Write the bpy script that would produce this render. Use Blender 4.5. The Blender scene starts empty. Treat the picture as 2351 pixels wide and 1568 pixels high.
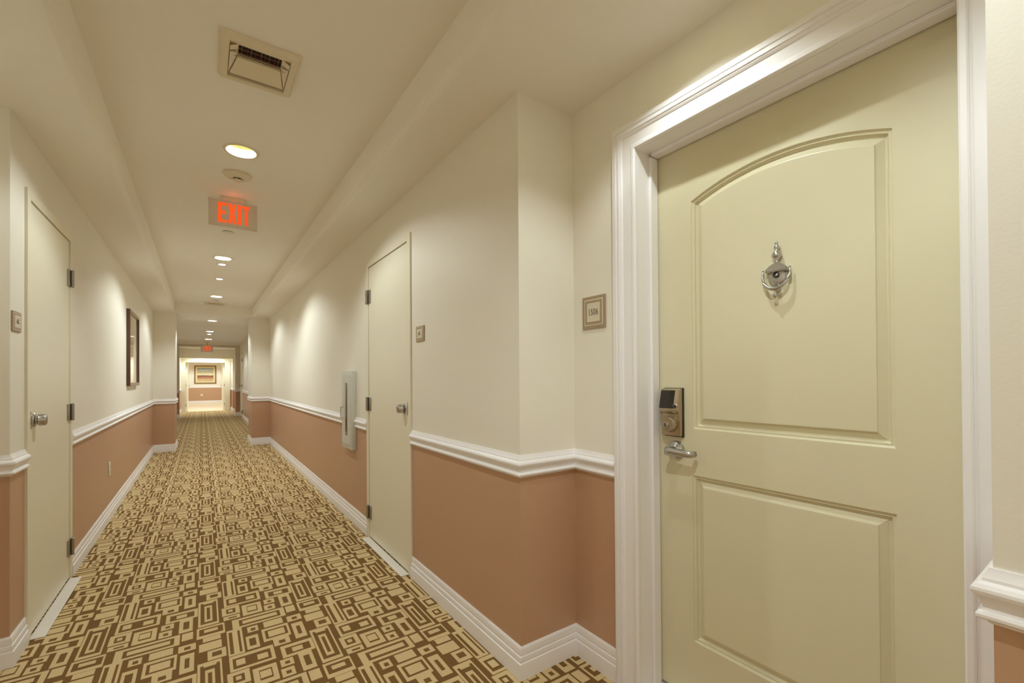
import bpy, bmesh, math, random
from mathutils import Vector, Matrix
random.seed(7)
C = bpy.context.scene.collection
PI = math.pi

# ------------------------------------------------------------------ measures (metres)
XR, XR2, XL, XL2 = 1.063, 1.366, -0.6775, -0.98      # right wall, right door recess, left wall, left recess
ZS, ZC = 2.396, 2.57                                  # soffit and raised ceiling
XSR, XSL = 0.782, -0.386                              # edges of the raised ceiling
YN, Y1 = 0.1485, 1.470                                # recess returns on the right
YL = 2.80                                             # recess corner on the left
YP, YP2 = 9.637, 10.40                                # pilasters
YQ, YQ2 = 17.8, 18.1                                  # second portal
YE = 21.4                                             # end wall with double doors
YLOB = 29.0
YB = -3.6
ZRT, ZRB, ZB = 0.9045, 0.8134, 0.1283
XD = 1.48                                             # face of the apartment door

# ------------------------------------------------------------------ helpers
def srgb(r, g, b):
    f = lambda c: (c/255/12.92) if c/255 <= 0.04045 else ((c/255+0.055)/1.055)**2.4
    return (f(r), f(g), f(b), 1)

def mat(name, col, rough=0.5, metal=0.0, bump=0.0, bscale=200, var=0.0, vscale=3, coat=0.0, spec=0.5):
    m = bpy.data.materials.new(name); m.use_nodes = True
    nt = m.node_tree; b = nt.nodes['Principled BSDF']
    b.inputs['Base Color'].default_value = col
    b.inputs['Roughness'].default_value = rough
    b.inputs['Metallic'].default_value = metal
    b.inputs['Specular IOR Level'].default_value = spec
    if coat: b.inputs['Coat Weight'].default_value = coat
    tc = nt.nodes.new('ShaderNodeTexCoord')
    if var:
        n = nt.nodes.new('ShaderNodeTexNoise'); n.inputs['Scale'].default_value = vscale; n.inputs['Detail'].default_value = 4
        nt.links.new(tc.outputs['Object'], n.inputs['Vector'])
        mx = nt.nodes.new('ShaderNodeMix'); mx.data_type = 'RGBA'
        d = [max(0, c*(1-var)) for c in col[:3]]+[1]; u = [min(1, c*(1+var)) for c in col[:3]]+[1]
        mx.inputs['A'].default_value = d; mx.inputs['B'].default_value = u
        nt.links.new(n.outputs['Fac'], mx.inputs['Factor']); nt.links.new(mx.outputs['Result'], b.inputs['Base Color'])
    if bump:
        n2 = nt.nodes.new('ShaderNodeTexNoise'); n2.inputs['Scale'].default_value = bscale; n2.inputs['Detail'].default_value = 3
        nt.links.new(tc.outputs['Object'], n2.inputs['Vector'])
        bp = nt.nodes.new('ShaderNodeBump'); bp.inputs['Strength'].default_value = bump; bp.inputs['Distance'].default_value = 0.002
        nt.links.new(n2.outputs['Fac'], bp.inputs['Height']); nt.links.new(bp.outputs['Normal'], b.inputs['Normal'])
    return m

def emit(name, col, strength):
    m = bpy.data.materials.new(name); m.use_nodes = True
    b = m.node_tree.nodes['Principled BSDF']
    b.inputs['Base Color'].default_value = col
    b.inputs['Emission Color'].default_value = col
    b.inputs['Emission Strength'].default_value = strength
    b.inputs['Roughness'].default_value = 0.4
    return m

M = dict(
    upper=mat('cream_paint', srgb(233, 228, 216), 0.55, bump=0.12, bscale=160, var=0.015, vscale=1.5),
    lower=mat('terracotta_paint', srgb(191, 153, 124), 0.38, bump=0.12, bscale=160, var=0.02, vscale=1.5),
    ceil=mat('ceiling_paint', srgb(238, 233, 223), 0.8, bump=0.08, bscale=120, var=0.015, vscale=1.2),
    trim=mat('white_trim_paint', srgb(239, 236, 237), 0.42, bump=0.03, bscale=60),
    door=mat('apartment_door_paint', srgb(217, 210, 180), 0.36, bump=0.05, bscale=90),
    acdoor=mat('utility_door_paint', srgb(231, 226, 206), 0.36, bump=0.06, bscale=90),
    nickel=mat('satin_nickel', srgb(190, 187, 182), 0.26, 0.95, bump=0.02, bscale=500),
    bronze=mat('champagne_metal', srgb(184, 168, 142), 0.30, 0.85),
    steel=mat('hinge_steel', srgb(165, 160, 148), 0.35, 0.9),
    black=mat('black_gloss', srgb(30, 22, 20), 0.12, coat=0.5),
    dark=mat('duct_shade_paint', srgb(18, 15, 22), 0.7),  # near-black colour in place of the shade inside the vent duct
    darkgap=mat('gap_shadow_material', srgb(40, 34, 24), 0.9),
    copper=mat('damper_copper', srgb(120, 70, 35), 0.45, 0.3),
    signbrown=mat('sign_taupe', srgb(162, 142, 116), 0.5),
    signline=mat('sign_light_line', srgb(222, 208, 180), 0.5),
    signface=mat('sign_face', srgb(212, 203, 182), 0.45),
    signtext=mat('sign_text', srgb(140, 122, 104), 0.5),
    white=mat('white_metal_enamel', srgb(226, 222, 210), 0.35),
    enamel=mat('grey_cabinet_enamel', srgb(206, 207, 198), 0.4),
    plastic=mat('ivory_plastic', srgb(220, 208, 182), 0.4),
    exitpanel=mat('exit_panel_acrylic', srgb(214, 202, 188), 0.4),
    wood=mat('dark_wood_frame', srgb(84, 52, 36), 0.35, var=0.15, vscale=25),
    wood_lit=mat('frame_wood_painted_lit', srgb(160, 135, 108), 0.35, 0.2),  # lighter tone paints the light falling on the picture frame rails
    glassdark=mat('cabinet_glass', srgb(60, 55, 48), 0.08, coat=0.6),
    reflector=mat('lamp_reflector', srgb(112, 106, 66), 0.3),
    ring=mat('lamp_trim_ring', srgb(225, 212, 190), 0.4),
    threshold=mat('threshold_metal', srgb(226, 220, 212), 0.4, bump=0.03, bscale=80),
    tile=mat('lobby_floor_tile', srgb(235, 220, 190), 0.25, var=0.04, vscale=2),
    red=emit('exit_letters_red', (0.85, 0.085, 0.010, 1), 0.42),
    lamp=emit('lamp_glow_warm', (1.0, 0.93, 0.62, 1), 0.85),
    lampw=emit('lamp_glow_white', (1.0, 0.96, 0.85, 1), 3.0),
)

def link(name, me, m=None, parent=None, smooth=False, **props):
    o = bpy.data.objects.new(name, me); C.objects.link(o)
    if m is not None:
        for x in (m if isinstance(m, (list, tuple)) else [m]): me.materials.append(x)
    if smooth:
        for p in me.polygons: p.use_smooth = True
    if parent: o.parent = parent
    for k, v in props.items(): o[k] = v
    return o

def obj(name, bm, m, parent=None, smooth=False, auto=None, **props):
    bmesh.ops.recalc_face_normals(bm, faces=bm.faces[:])
    me = bpy.data.meshes.new(name); bm.to_mesh(me); bm.free()
    if auto is not None:
        smooth = True
        bm2 = bmesh.new(); bm2.from_mesh(me)
        es = [e for e in bm2.edges if len(e.link_faces) == 2 and e.calc_face_angle(0) > auto]
        bmesh.ops.split_edges(bm2, edges=es); bm2.to_mesh(me); bm2.free()
    return link(name, me, m, parent, smooth, **props)

def raw(name, verts, faces, m, mi=None, parent=None, **props):
    me = bpy.data.meshes.new(name); me.from_pydata(verts, [], faces); me.update()
    o = link(name, me, m, parent, **props)
    if mi:
        for p, i in zip(me.polygons, mi): p.material_index = i
    return o

def thing(name, label, cat, loc=(0, 0, 0), group=None):
    o = bpy.data.objects.new(name, None); C.objects.link(o); o.location = loc
    o.empty_display_size = 0.05
    o['label'] = label; o['category'] = cat; o['kind'] = 'thing'
    if group: o['group'] = group
    return o

def box(bm, a, b, bev=0.0):
    a, b = [min(x, y) for x, y in zip(a, b)], [max(x, y) for x, y in zip(a, b)]
    vs = [bm.verts.new((x, y, z)) for x in (a[0], b[0]) for y in (a[1], b[1]) for z in (a[2], b[2])]
    fs = [bm.faces.new([vs[i] for i in q]) for q in ((0, 1, 3, 2), (4, 6, 7, 5), (0, 4, 5, 1), (2, 3, 7, 6), (0, 2, 6, 4), (1, 5, 7, 3))]
    if bev:
        es = list({e for f in fs for e in f.edges})
        bmesh.ops.bevel(bm, geom=es, offset=bev, segments=2, affect='EDGES', profile=0.5)
    return bm

def lathe(bm, prof, mtx=Matrix(), n=32):
    """prof = [(r, h)], turned about local z, moved by mtx"""
    rings = []
    for r, h in prof:
        if r < 1e-6: rings.append([bm.verts.new(mtx @ Vector((0, 0, h)))])
        else: rings.append([bm.verts.new(mtx @ Vector((r*math.cos(2*PI*i/n), r*math.sin(2*PI*i/n), h))) for i in range(n)])
    for a, b in zip(rings, rings[1:]):
        for i in range(n):
            j = (i+1) % n
            if len(a) == 1 and len(b) == 1: continue
            if len(a) == 1: bm.faces.new((a[0], b[i], b[j]))
            elif len(b) == 1: bm.faces.new((a[i], a[j], b[0]))
            else: bm.faces.new((a[i], a[j], b[j], b[i]))
    return bm

def axis_x(loc, sign=1):      # local z -> sign * world x (out of a side wall)
    z = Vector((sign, 0, 0)); y = Vector((0, 0, 1)); x = y.cross(z)
    m = Matrix((x, y, z)).transposed().to_4x4(); m.translation = Vector(loc); return m

def tube(bm, pts, r, n=12, cap=True):
    pts = [Vector(p) for p in pts]; rings = []
    for i, p in enumerate(pts):
        t = (pts[min(i+1, len(pts)-1)]-pts[max(i-1, 0)]).normalized()
        a = Vector((0, 0, 1)) if abs(t.z) < 0.9 else Vector((1, 0, 0))
        u = t.cross(a).normalized(); v = t.cross(u)
        rr = r[i] if isinstance(r, (list, tuple)) else r
        rings.append([bm.verts.new(p+u*rr*math.cos(2*PI*k/n)+v*rr*math.sin(2*PI*k/n)) for k in range(n)])
    for a, b in zip(rings, rings[1:]):
        for k in range(n): bm.faces.new((a[k], a[(k+1) % n], b[(k+1) % n], b[k]))
    if cap:
        bm.faces.new(rings[0][::-1]); bm.faces.new(rings[-1])
    return bm

def offs(path, d):
    out = []
    for i, p in enumerate(path):
        p = Vector(p)
        ns = []
        if i > 0: t = (p-Vector(path[i-1])).normalized(); ns.append(Vector((-t.y, t.x)))
        if i < len(path)-1: t = (Vector(path[i+1])-p).normalized(); ns.append(Vector((-t.y, t.x)))
        m = ns[0] if len(ns) == 1 else (ns[0]+ns[1])/(1+ns[0].dot(ns[1]))
        out.append(p+m*d)
    return out

def sweep(name, path, prof, m, **props):
    """profile (d, z): d out from the wall to the left of the path"""
    bm = bmesh.new(); cols = []
    lines = [offs(path, d) for d, z in prof]
    for i in range(len(path)):
        cols.append([bm.verts.new((lines[k][i].x, lines[k][i].y, prof[k][1])) for k in range(len(prof))])
    for a, b in zip(cols, cols[1:]):
        for k in range(len(prof)-1): bm.faces.new((a[k], b[k], b[k+1], a[k+1]))
        bm.faces.new((a[-1], b[-1], b[0], a[0]))
    bm.faces.new(cols[0]); bm.faces.new(cols[-1][::-1])
    return obj(name, bm, m, auto=0.3, **props)

def text_mesh(name, s, size, depth, m, mtx, parent, sx=1.0):
    cu = bpy.data.curves.new(name, 'FONT'); cu.body = s; cu.size = size; cu.extrude = depth
    cu.align_x = 'CENTER'; cu.align_y = 'CENTER'; cu.resolution_u = 4
    t = bpy.data.objects.new(name, cu); C.objects.link(t)
    bpy.context.view_layer.update()
    me = bpy.data.meshes.new_from_object(t.evaluated_get(bpy.context.evaluated_depsgraph_get()))
    bpy.data.objects.remove(t); bpy.data.curves.remove(cu)
    me.transform(mtx @ Matrix.Diagonal((sx, 1, 1, 1)))
    return link(name, me, m, parent)

# ------------------------------------------------------------------ floor: carpet woven from rectangles
TILE = [(1,1,0,87,299),(0,10,25,79,276),(1,23,18,67,38),(1,26,64,59,254),(0,36,89,50,231),(1,-5,310,108,420),(0,5,327,100,393),
 (1,25,340,78,369),(1,19,422,88,463),(1,4,476,90,548),(1,36,557,105,638),(0,52,576,88,614),(1,113,418,174,659),(0,121,438,166,643),
 (1,134,433,156,651),(1,139,316,372,418),(0,168,337,351,400),(1,183,350,335,384),(1,101,150,179,248),(0,121,172,160,227),(1,130,184,149,211),
 (1,106,256,177,300),(0,127,273,164,289),(1,190,172,278,300),(0,210,196,260,271),(1,215,207,254,257),(1,294,173,342,227),(0,309,192,328,213),
 (1,289,243,338,304),(0,304,265,325,288),(1,365,166,419,306),(0,382,194,406,275),(1,379,322,423,394),(1,371,440,433,498),(0,390,459,415,485),
 (1,266,428,350,488),(1,197,435,243,492),(0,211,454,231,480),(1,253,499,367,624),(0,264,520,357,602),(1,276,533,346,589),(1,185,527,234,647),
 (0,197,552,224,622),(1,380,525,429,678),(0,395,561,413,643),(1,288,625,354,692),(0,309,649,335,676),(1,307,708,440,811),(0,323,733,424,793),
 (1,351,744,393,779),(1,114,665,284,790),(0,125,689,269,774),(1,137,703,171,750),(1,216,714,256,756)]
PX, PY, TX0, TY0 = 0.442, 0.645, -0.018, 2.987
def carpet():
    st = 0.0024; NU, NV = round(PX/st), round(PY/st)
    g = [[0]*NU for _ in range(NV)]
    for v, u0, v0, u1, v1 in TILE:
        k = .0003 if v else -.0001
        a, b = round((u0/1000-k)/st), round((u1/1000+k)/st); c, d = round((v0/1000-k)/st), round((v1/1000+k)/st)
        for j in range(c, max(d, c+1)):
            for i in range(a, max(b, a+1)): g[j % NV][i % NU] = v
    done = [[False]*NU for _ in range(NV)]; rects = []
    for j in range(NV):
        for i in range(NU):
            if done[j][i]: continue
            v = g[j][i]; w = 1
            while i+w < NU and not done[j][i+w] and g[j][i+w] == v: w += 1
            h = 1
            while j+h < NV and all(not done[j+h][i+k] and g[j+h][i+k] == v for k in range(w)): h += 1
            for jj in range(j, j+h):
                for ii in range(i, i+w): done[jj][ii] = True
            rects.append((v, i*PX/NU, (i+w)*PX/NU, j*PY/NV, (j+h)*PY/NV))
    X0, X1, Yb, Yt = XL2-0.02, XD+0.02, YB, YE
    V, F, A = [], [], []
    i0, i1 = math.floor((X0-TX0)/PX), math.floor((X1-TX0)/PX)
    j0, j1 = math.floor((TY0-Yt)/PY), math.floor((TY0-Yb)/PY)
    for ti in range(i0, i1+1):
        for tj in range(j0, j1+1):
            for v, u0, u1, v0, v1 in rects:
                xa, xb = TX0+ti*PX+u0, TX0+ti*PX+u1
                yb, ya = TY0-tj*PY-v0, TY0-tj*PY-v1
                xa, xb, ya, yb = max(xa, X0), min(xb, X1), max(ya, Yb), min(yb, Yt)
                if xb-xa < 1e-5 or yb-ya < 1e-5: continue
                k = len(V); V += [(xa, ya, 0), (xb, ya, 0), (xb, yb, 0), (xa, yb, 0)]; F.append((k, k+1, k+2, k+3)); A.append(float(v))
    m = bpy.data.materials.new('patterned_carpet'); m.use_nodes = True; nt = m.node_tree; b = nt.nodes['Principled BSDF']
    at = nt.nodes.new('ShaderNodeAttribute'); at.attribute_name = 'yarn'
    tc = nt.nodes.new('ShaderNodeTexCoord')
    n = nt.nodes.new('ShaderNodeTexNoise'); n.inputs['Scale'].default_value = 260; n.inputs['Detail'].default_value = 3
    nt.links.new(tc.outputs['Object'], n.inputs['Vector'])
    mx = nt.nodes.new('ShaderNodeMix'); mx.data_type = 'RGBA'
    mx.inputs['A'].default_value = srgb(120, 91, 53); mx.inputs['B'].default_value = srgb(208, 184, 138)
    nt.links.new(at.outputs['Fac'], mx.inputs['Factor'])
    mr = nt.nodes.new('ShaderNodeMapRange'); mr.inputs['From Min'].default_value = 0.25; mr.inputs['From Max'].default_value = 0.75
    mr.inputs['To Min'].default_value = 0.78; mr.inputs['To Max'].default_value = 1.18
    nt.links.new(n.outputs['Fac'], mr.inputs['Value'])
    mul = nt.nodes.new('ShaderNodeVectorMath'); mul.operation = 'SCALE'
    nt.links.new(mx.outputs['Result'], mul.inputs[0]); nt.links.new(mr.outputs['Result'], mul.inputs['Scale'])
    nt.links.new(mul.outputs['Vector'], b.inputs['Base Color'])
    b.inputs['Roughness'].default_value = 0.95; b.inputs['Specular IOR Level'].default_value = 0.1
    bp = nt.nodes.new('ShaderNodeBump'); bp.inputs['Strength'].default_value = 0.3; bp.inputs['Distance'].default_value = 0.003
    nt.links.new(n.outputs['Fac'], bp.inputs['Height']); nt.links.new(bp.outputs['Normal'], b.inputs['Normal'])
    me = bpy.data.meshes.new('floor'); me.from_pydata(V, [], F)
    a = me.attributes.new('yarn', 'FLOAT', 'FACE'); a.data.foreach_set('value', A)
    return link('floor', me, m, kind='structure', label='corridor carpet of interlocking tan and brown rectangles')
carpet()
raw('floor_lobby', [(-2.6, YE, 0), (2.6, YE, 0), (2.6, YLOB, 0), (-2.6, YLOB, 0)], [(0, 1, 2, 3)], M['tile'], kind='structure',
    label='pale tiled floor of the lobby beyond the double doors')

# ------------------------------------------------------------------ walls
def wall(name, path, openings=None, z1=ZS, split=0.859, **props):
    """path walked with the corridor on the left; openings {segment: [(s0, s1, ztop)]}"""
    V, F, MI = [], [], []
    def quad(p, q, za, zb, mi):
        if zb-za < 1e-5 or (q-p).length < 1e-5: return
        k = len(V); V.extend([(p.x, p.y, za), (q.x, q.y, za), (q.x, q.y, zb), (p.x, p.y, zb)]); F.append((k, k+3, k+2, k+1)); MI.append(mi)
    def col(p, q, za):
        for a, b, mi in ((max(za, 0), split, 1), (max(za, split), z1, 0)): quad(p, q, a, b, mi)
    for i in range(len(path)-1):
        p, q = Vector(path[i]), Vector(path[i+1]); L = (q-p).length; t = (q-p)/L; s = 0
        for s0, s1, zt in sorted((openings or {}).get(i, [])):
            col(p+t*s, p+t*s0, 0); col(p+t*s0, p+t*s1, zt); s = s1
        col(p+t*s, q, 0)
    bm = bmesh.new(); me = bpy.data.meshes.new(name); me.from_pydata(V, [], F)
    bm.from_mesh(me); bmesh.ops.remove_doubles(bm, verts=bm.verts[:], dist=1e-4)
    for f, i in zip(bm.faces, MI): f.material_index = i
    bm.to_mesh(me); bm.free()
    o = link(name, me, [M['upper'], M['lower']], kind='structure', **props)
    return o

ARD = (2.655, 3.444)     # right utility door leaf, y range
ALD = (3.043, 3.811)     # left utility door leaf
FRD = (16.62, 17.50)     # far right utility door leaf
FW, ZDT = 0.052, 2.079   # steel frame width, leaf top
GD = (0.232, 1.112)      # apartment door opening
GZ = 2.092
right_path = [(XR, YB), (XR, YN), (XR2, YN), (XR2, Y1), (XR, Y1), (XR, YP), (0.766, YP), (0.766, YP2), (XR, YP2), (XR, YQ), (0.93, YQ), (0.93, YQ2), (XR, YQ2), (XR, 20.2), (.972, 20.2), (.972, 20.5), (XR, 20.5), (XR, YE)]
wall('wall_right', right_path, {2: [(GD[0]-YN, GD[1]-YN, GZ)], 4: [(ARD[0]-FW+.01-Y1, ARD[1]+FW-.01-Y1, ZDT+FW-.01)],
     8: [(FRD[0]-FW+.01-YP2, FRD[1]+FW-.01-YP2, ZDT+FW-.01)]}, label='right corridor wall, cream above and terracotta below the rail')
left_path = [(XL, YE), (XL, YQ2), (-0.60, YQ2), (-0.60, YQ), (XL, YQ), (XL, YP2), (XSL, YP2), (XSL, YP), (XL, YP), (XL, YL), (XL2, YL), (XL2, 1.47), (XL, 1.47), (XL, YB)]
wall('wall_left', left_path, {8: [(YP-ALD[1]-FW+.01, YP-ALD[0]+FW-.01, ZDT+FW-.01)]}, label='left corridor wall, cream above and terracotta below the rail')
wall('wall_back', [(XL, YB), (XR, YB)], label='wall behind the camera')
EX0, EX1, EZ = -0.53, 0.755, 1.925   # clear opening of the far double doors
wall('wall_end', [(XR, YE), (XL, YE)], {0: [(XR-EX1-.01, XR-EX0+.01, EZ+.01)]}, label='wall around the far double doorway')
wall('wall_lobby', [(2.6, YE), (2.6, YLOB), (-2.6, YLOB), (-2.6, YE)], z1=2.5, label='lobby walls beyond the double doors')
raw('wall_lobby_front', [(XR, YE+.12, 0), (2.6, YE+.12, 0), (2.6, YE+.12, 2.5), (XR, YE+.12, 2.5), (XL, YE+.12, 0), (-2.6, YE+.12, 0), (-2.6, YE+.12, 2.5), (XL, YE+.12, 2.5),
     (EX0-.01, YE+.12, 0), (EX0-.01, YE+.12, 2.5), (EX1+.01, YE+.12, 0), (EX1+.01, YE+.12, 2.5), (EX0-.01, YE+.12, EZ+.01), (EX1+.01, YE+.12, EZ+.01)],
    [(10, 0, 3, 11), (0, 1, 2, 3), (4, 8, 9, 7), (4, 7, 6, 5), (12, 13, 11, 9)], M['upper'], kind='structure', label='lobby side of the end wall')

# ------------------------------------------------------------------ ceilings with round holes for the recessed lamps
def ceil_patch(V, F, x0, x1, y0, y1, z, holes):
    def vid(p): V.append((p[0], p[1], z)); return len(V)-1
    def q(a, b, c, d):
        if c-a > 1e-5 and d-b > 1e-5: F.append((vid((a, b)), vid((a, d)), vid((c, d)), vid((c, b))))
    y = y0
    for cx, cy, r in sorted(holes, key=lambda h: h[1]):
        h = r+0.02
        q(x0, y, x1, cy-h); q(x0, cy-h, cx-h, cy+h); q(cx+h, cy-h, x1, cy+h)
        n = 32
        for i in range(n):
            a, b = 2*PI*i/n, 2*PI*(i+1)/n
            def sq(t):
                c, s = math.cos(t), math.sin(t); k = h/max(abs(c), abs(s)); return (cx+c*k, cy+s*k)
            F.append((vid((cx+r*math.cos(a), cy+r*math.sin(a))), vid((cx+r*math.cos(b), cy+r*math.sin(b))), vid(sq(b)), vid(sq(a))))
        y = cy+h
    q(x0, y, x1, y1)

BIG, SMALL = 0.075, 0.034
CX = 0.192
coffer = [(CX, -2.45, BIG), (CX, 0.30, BIG), (CX, 3.05, BIG), (CX, 5.845, BIG), (CX, 6.160, SMALL), (CX, 7.070, SMALL), (CX, 8.585, BIG)]
far = [(0.166, 10.57, BIG*.95), (0.155, 12.92, BIG*.9), (0.155, 13.70, SMALL), (0.148, 15.38, BIG), (0.16, 19.30, BIG*.9), (0.16, 20.95, BIG)]
recess = [(1.04, 0.83, BIG)]
lrecess = [(-0.72, 2.10, BIG)]
V, F = [], []
ceil_patch(V, F, XSL, XSR, YB, YP, ZC, coffer)
ceil_patch(V, F, XL, XR, YP, YE, ZS, far)
e = 0.035
ceil_patch(V, F, XSR+e, XR, YB, YN, ZS, []); ceil_patch(V, F, XSR+e, XR2, YN, Y1, ZS, recess); ceil_patch(V, F, XSR+e, XR, Y1, YP, ZS, [])
ceil_patch(V, F, XL, XSL-e, YB, 1.47, ZS, []); ceil_patch(V, F, XL2, XSL-e, 1.47, YL, ZS, lrecess); ceil_patch(V, F, XL, XSL-e, YL, YP, ZS, [])
def edge(pts):
    for (xa, za), (xb, zb) in zip(pts, pts[1:]):
        k = len(V); V.extend([(xa, YB, za), (xa, YP, za), (xb, YP, zb), (xb, YB, zb)]); F.append((k, k+1, k+2, k+3))
arc = [(e*(1-math.cos(t)), e*(1-math.sin(t))) for t in [i*PI/12 for i in range(7)]]
edge([(XSR, ZC)]+[(XSR+a, ZS+b) for a, b in arc])
edge([(XSL, ZC)]+[(XSL-a, ZS+b) for a, b in arc])
k = len(V); V += [(XSL, YP, ZS), (XSR, YP, ZS), (XSR, YP, ZC), (XSL, YP, ZC)]; F.append((k, k+1, k+2, k+3))
k = len(V); V += [(XSL, YB, ZS), (XSR, YB, ZS), (XSR, YB, ZC), (XSL, YB, ZC)]; F.append((k, k+1, k+2, k+3))
raw('ceiling', V, F, M['ceil'], kind='structure', label='raised tray ceiling between two dropped soffits')
bm = bmesh.new(); box(bm, (XL-.01, 20.2, 2.045), (.9725, 20.5, ZS+.02)); obj('trim_header_beam', bm, M['upper'], kind='structure', label='dropped header across the corridor before the double doors')
bm = bmesh.new(); box(bm, (-.5995, YQ, 2.315), (.9295, YQ2, ZS+.02)); obj('trim_portal_beam', bm, M['upper'], kind='structure', label='far ceiling beam across the corridor')
LV, LF = [], []
ceil_patch(LV, LF, -2.6, 2.6, YE+.12, YLOB, 2.5, [(0.15, 23.4, .09), (0.15, 27.2, .09)])
raw('ceiling_lobby', LV, LF, M['ceil'], kind='structure', label='lobby ceiling')

# ------------------------------------------------------------------ chair rail and baseboards
RAIL = [(0, ZRT), (.004, ZRT), (.006, .897), (.011, .888), (.0115, .883), (.019, .879), (.0228, .873), (.0235, .868), (.0215, .862), (.017, .858), (.0165, .855),
        (.0145, .854), (.012, .848), (.0105, .840), (.0118, .835), (.0160, .833), (.0185, .829), (.0180, .824), (.0130, .8205), (.0060, .8175), (.004, ZRB), (0, ZRB)]
BASE = [(0, ZB), (.004, ZB), (.0075, .120), (.009, .104), (.0092, .098), (.0065, .096), (.0065, .094), (.0112, .091), (.0130, .080), (.0130, .073), (.0110, .070), (.0110, .068),
        (.0155, .065), (.0160, .062), (.0160, 0), (0, 0)]
fr, fl, ff = (ARD[0]-FW, ARD[1]+FW), (ALD[0]-FW, ALD[1]+FW), (FRD[0]-FW, FRD[1]+FW)
CAB = (3.81, 4.13)
CO = 0.108  # casing width
pr = {'trim_1': [(XR, YB), (XR, YN), (XR2-.026, YN)],
      'trim_2': [(XR2, GD[1]+CO+.003), (XR2, Y1), (XR, Y1), (XR, fr[0]-.001)],
      'trim_3': [(XR, fr[1]+.001), (XR, CAB[0]-.001)],
      'trim_4': [(XR, CAB[1]+.001), (XR, YP), (.766, YP), (.766, YP2), (XR, YP2), (XR, ff[0]-.001)],
      'trim_5': [(XR, ff[1]+.001), (XR, YQ), (.93, YQ), (.93, YQ2), (XR, YQ2), (XR, 20.2), (.972, 20.2), (.972, 20.5), (XR, 20.5), (XR, YE), (.945, YE)],
      'trim_6': [(XL+.01, YE), (XL, YE-.012), (XL, YQ2), (-.60, YQ2), (-.60, YQ), (XL, YQ), (XL, YP2), (XSL, YP2), (XSL, YP), (XL, YP), (XL, fl[1]+.001)],
      'trim_7': [(XL, fl[0]-.001), (XL, YL), (XL2, YL), (XL2, 1.47), (XL, 1.47), (XL, YB)],
      'trim_8': [(2.6, YE+.13), (2.6, YLOB), (-2.6, YLOB), (-2.6, YE+.13)]}
names = {'trim_1': 'near right', 'trim_2': 'beside the apartment door', 'trim_3': 'between utility door and extinguisher cabinet', 'trim_4': 'along the right wall beyond the cabinet',
         'trim_5': 'at the far right doorway', 'trim_6': 'along the left wall', 'trim_7': 'at the near left corner', 'trim_8': 'round the lobby'}
bn = {'trim_1': 'baseboard_right_near', 'trim_2': 'baseboard_right_recess', 'trim_4': 'baseboard_right', 'trim_5': 'baseboard_right_far', 'trim_6': 'baseboard_left', 'trim_7': 'baseboard_left_near', 'trim_8': 'baseboard_lobby'}
for k, path in pr.items():
    sweep(k, path, RAIL, M['trim'], kind='structure', label='white moulded chair rail '+names[k])
    if k in bn:
        if k == 'trim_4': path = [(XR, fr[1]+.001)]+path[1:]
        sweep(bn[k], path, BASE, M['trim'], kind='structure', label='white stepped baseboard '+names[k])

# ------------------------------------------------------------------ apartment door: casing and jamb (setting), leaf with its fittings
def casing():
    prof = [(0, 0), (0, .013), (.004, .0165), (.014, .0165), (.018, .0150), (.0185, .0125), (.023, .0115), (.052, .0145), (.058, .0150), (.059, .0180), (.064, .0215), (.068, .0220), (.069, .0255), (.078, .0255), (.079, .0215),
            (.086, .0215), (.087, .0245), (.096, .0250), (.097, .0215), (CO, .0200), (CO, 0)]
    bm = bmesh.new(); rows = []
    for w, d in prof:
        wr = min(w, .080) if w > .08 else w
        rows.append([bm.verts.new((XR2-d, y, z)) for y, z in ((GD[1]+w, 0), (GD[1]+w, GZ+w), (GD[0]-wr, GZ+w), (GD[0]-wr, 0))])
    for a, b in zip(rows, rows[1:]+rows[:1]):
        for i in range(3): bm.faces.new((a[i], a[i+1], b[i+1], b[i]))
    return obj('trim_apartment_casing', bm, M['trim'], auto=0.2, kind='structure', label='white moulded casing around the apartment door')
casing()
bm = bmesh.new()
for (ya, yb) in ((GD[1], GD[1]+.03), (GD[0]-.03, GD[0])): box(bm, (XR2+.001, ya, 0), (XD+.05, yb, GZ))
box(bm, (XR2+.001, GD[0]-.03, GZ), (XD+.05, GD[1]+.03, GZ+.03))
sy = .013
box(bm, (1.432, GD[1]-sy, 0), (1.474, GD[1], GZ-sy), .003); box(bm, (1.432, GD[0], 0), (1.474, GD[0]+sy, GZ-sy), .003); box(bm, (1.432, GD[0]+sy, GZ-sy), (1.474, GD[1]-sy, GZ), .003)
obj('trim_apartment_jamb', bm, M['trim'], kind='structure', label='white jamb and stop of the apartment door')
bm = bmesh.new(); box(bm, (1.352, GD[0]+.001, 0.0005), (1.56, GD[1]-.001, .020), .004)
obj('trim_apartment_threshold', bm, M['threshold'], kind='structure', label='pale threshold under the apartment door')

door = thing('door_1', 'beige two-panel arched apartment door with knocker and keypad lock', 'door', (XD, .67, 0)); door['kind'] = 'structure'
def loc(o): o.matrix_parent_inverse = Matrix.Translation(-Vector(o.parent.location)); return o
DY0, DY1, DZ0, DZ1 = GD[0]+.003, GD[1]-.003, .037, GZ-.006
def panel_outline(y0, y1, z0, z1, rise, d=0.0):
    """outline drawn in by d: bottom edge y0 -> y1, then the (arched) top edge back"""
    if rise:
        hw = (y1-y0)/2; R = (hw*hw+rise*rise)/(2*rise); cy, cz = (y0+y1)/2, z1+rise-R; a0 = math.asin((hw-d)/(R-d))
        top = [(cy+(R-d)*math.sin(a0*(1-2*i/24)), cz+(R-d)*math.cos(a0*(1-2*i/24))) for i in range(25)]
    else: top = [(y1-d, z1-d), (y0+d, z1-d)]
    return [(p[0], z0+d) for p in top[::-1]]+top
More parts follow.
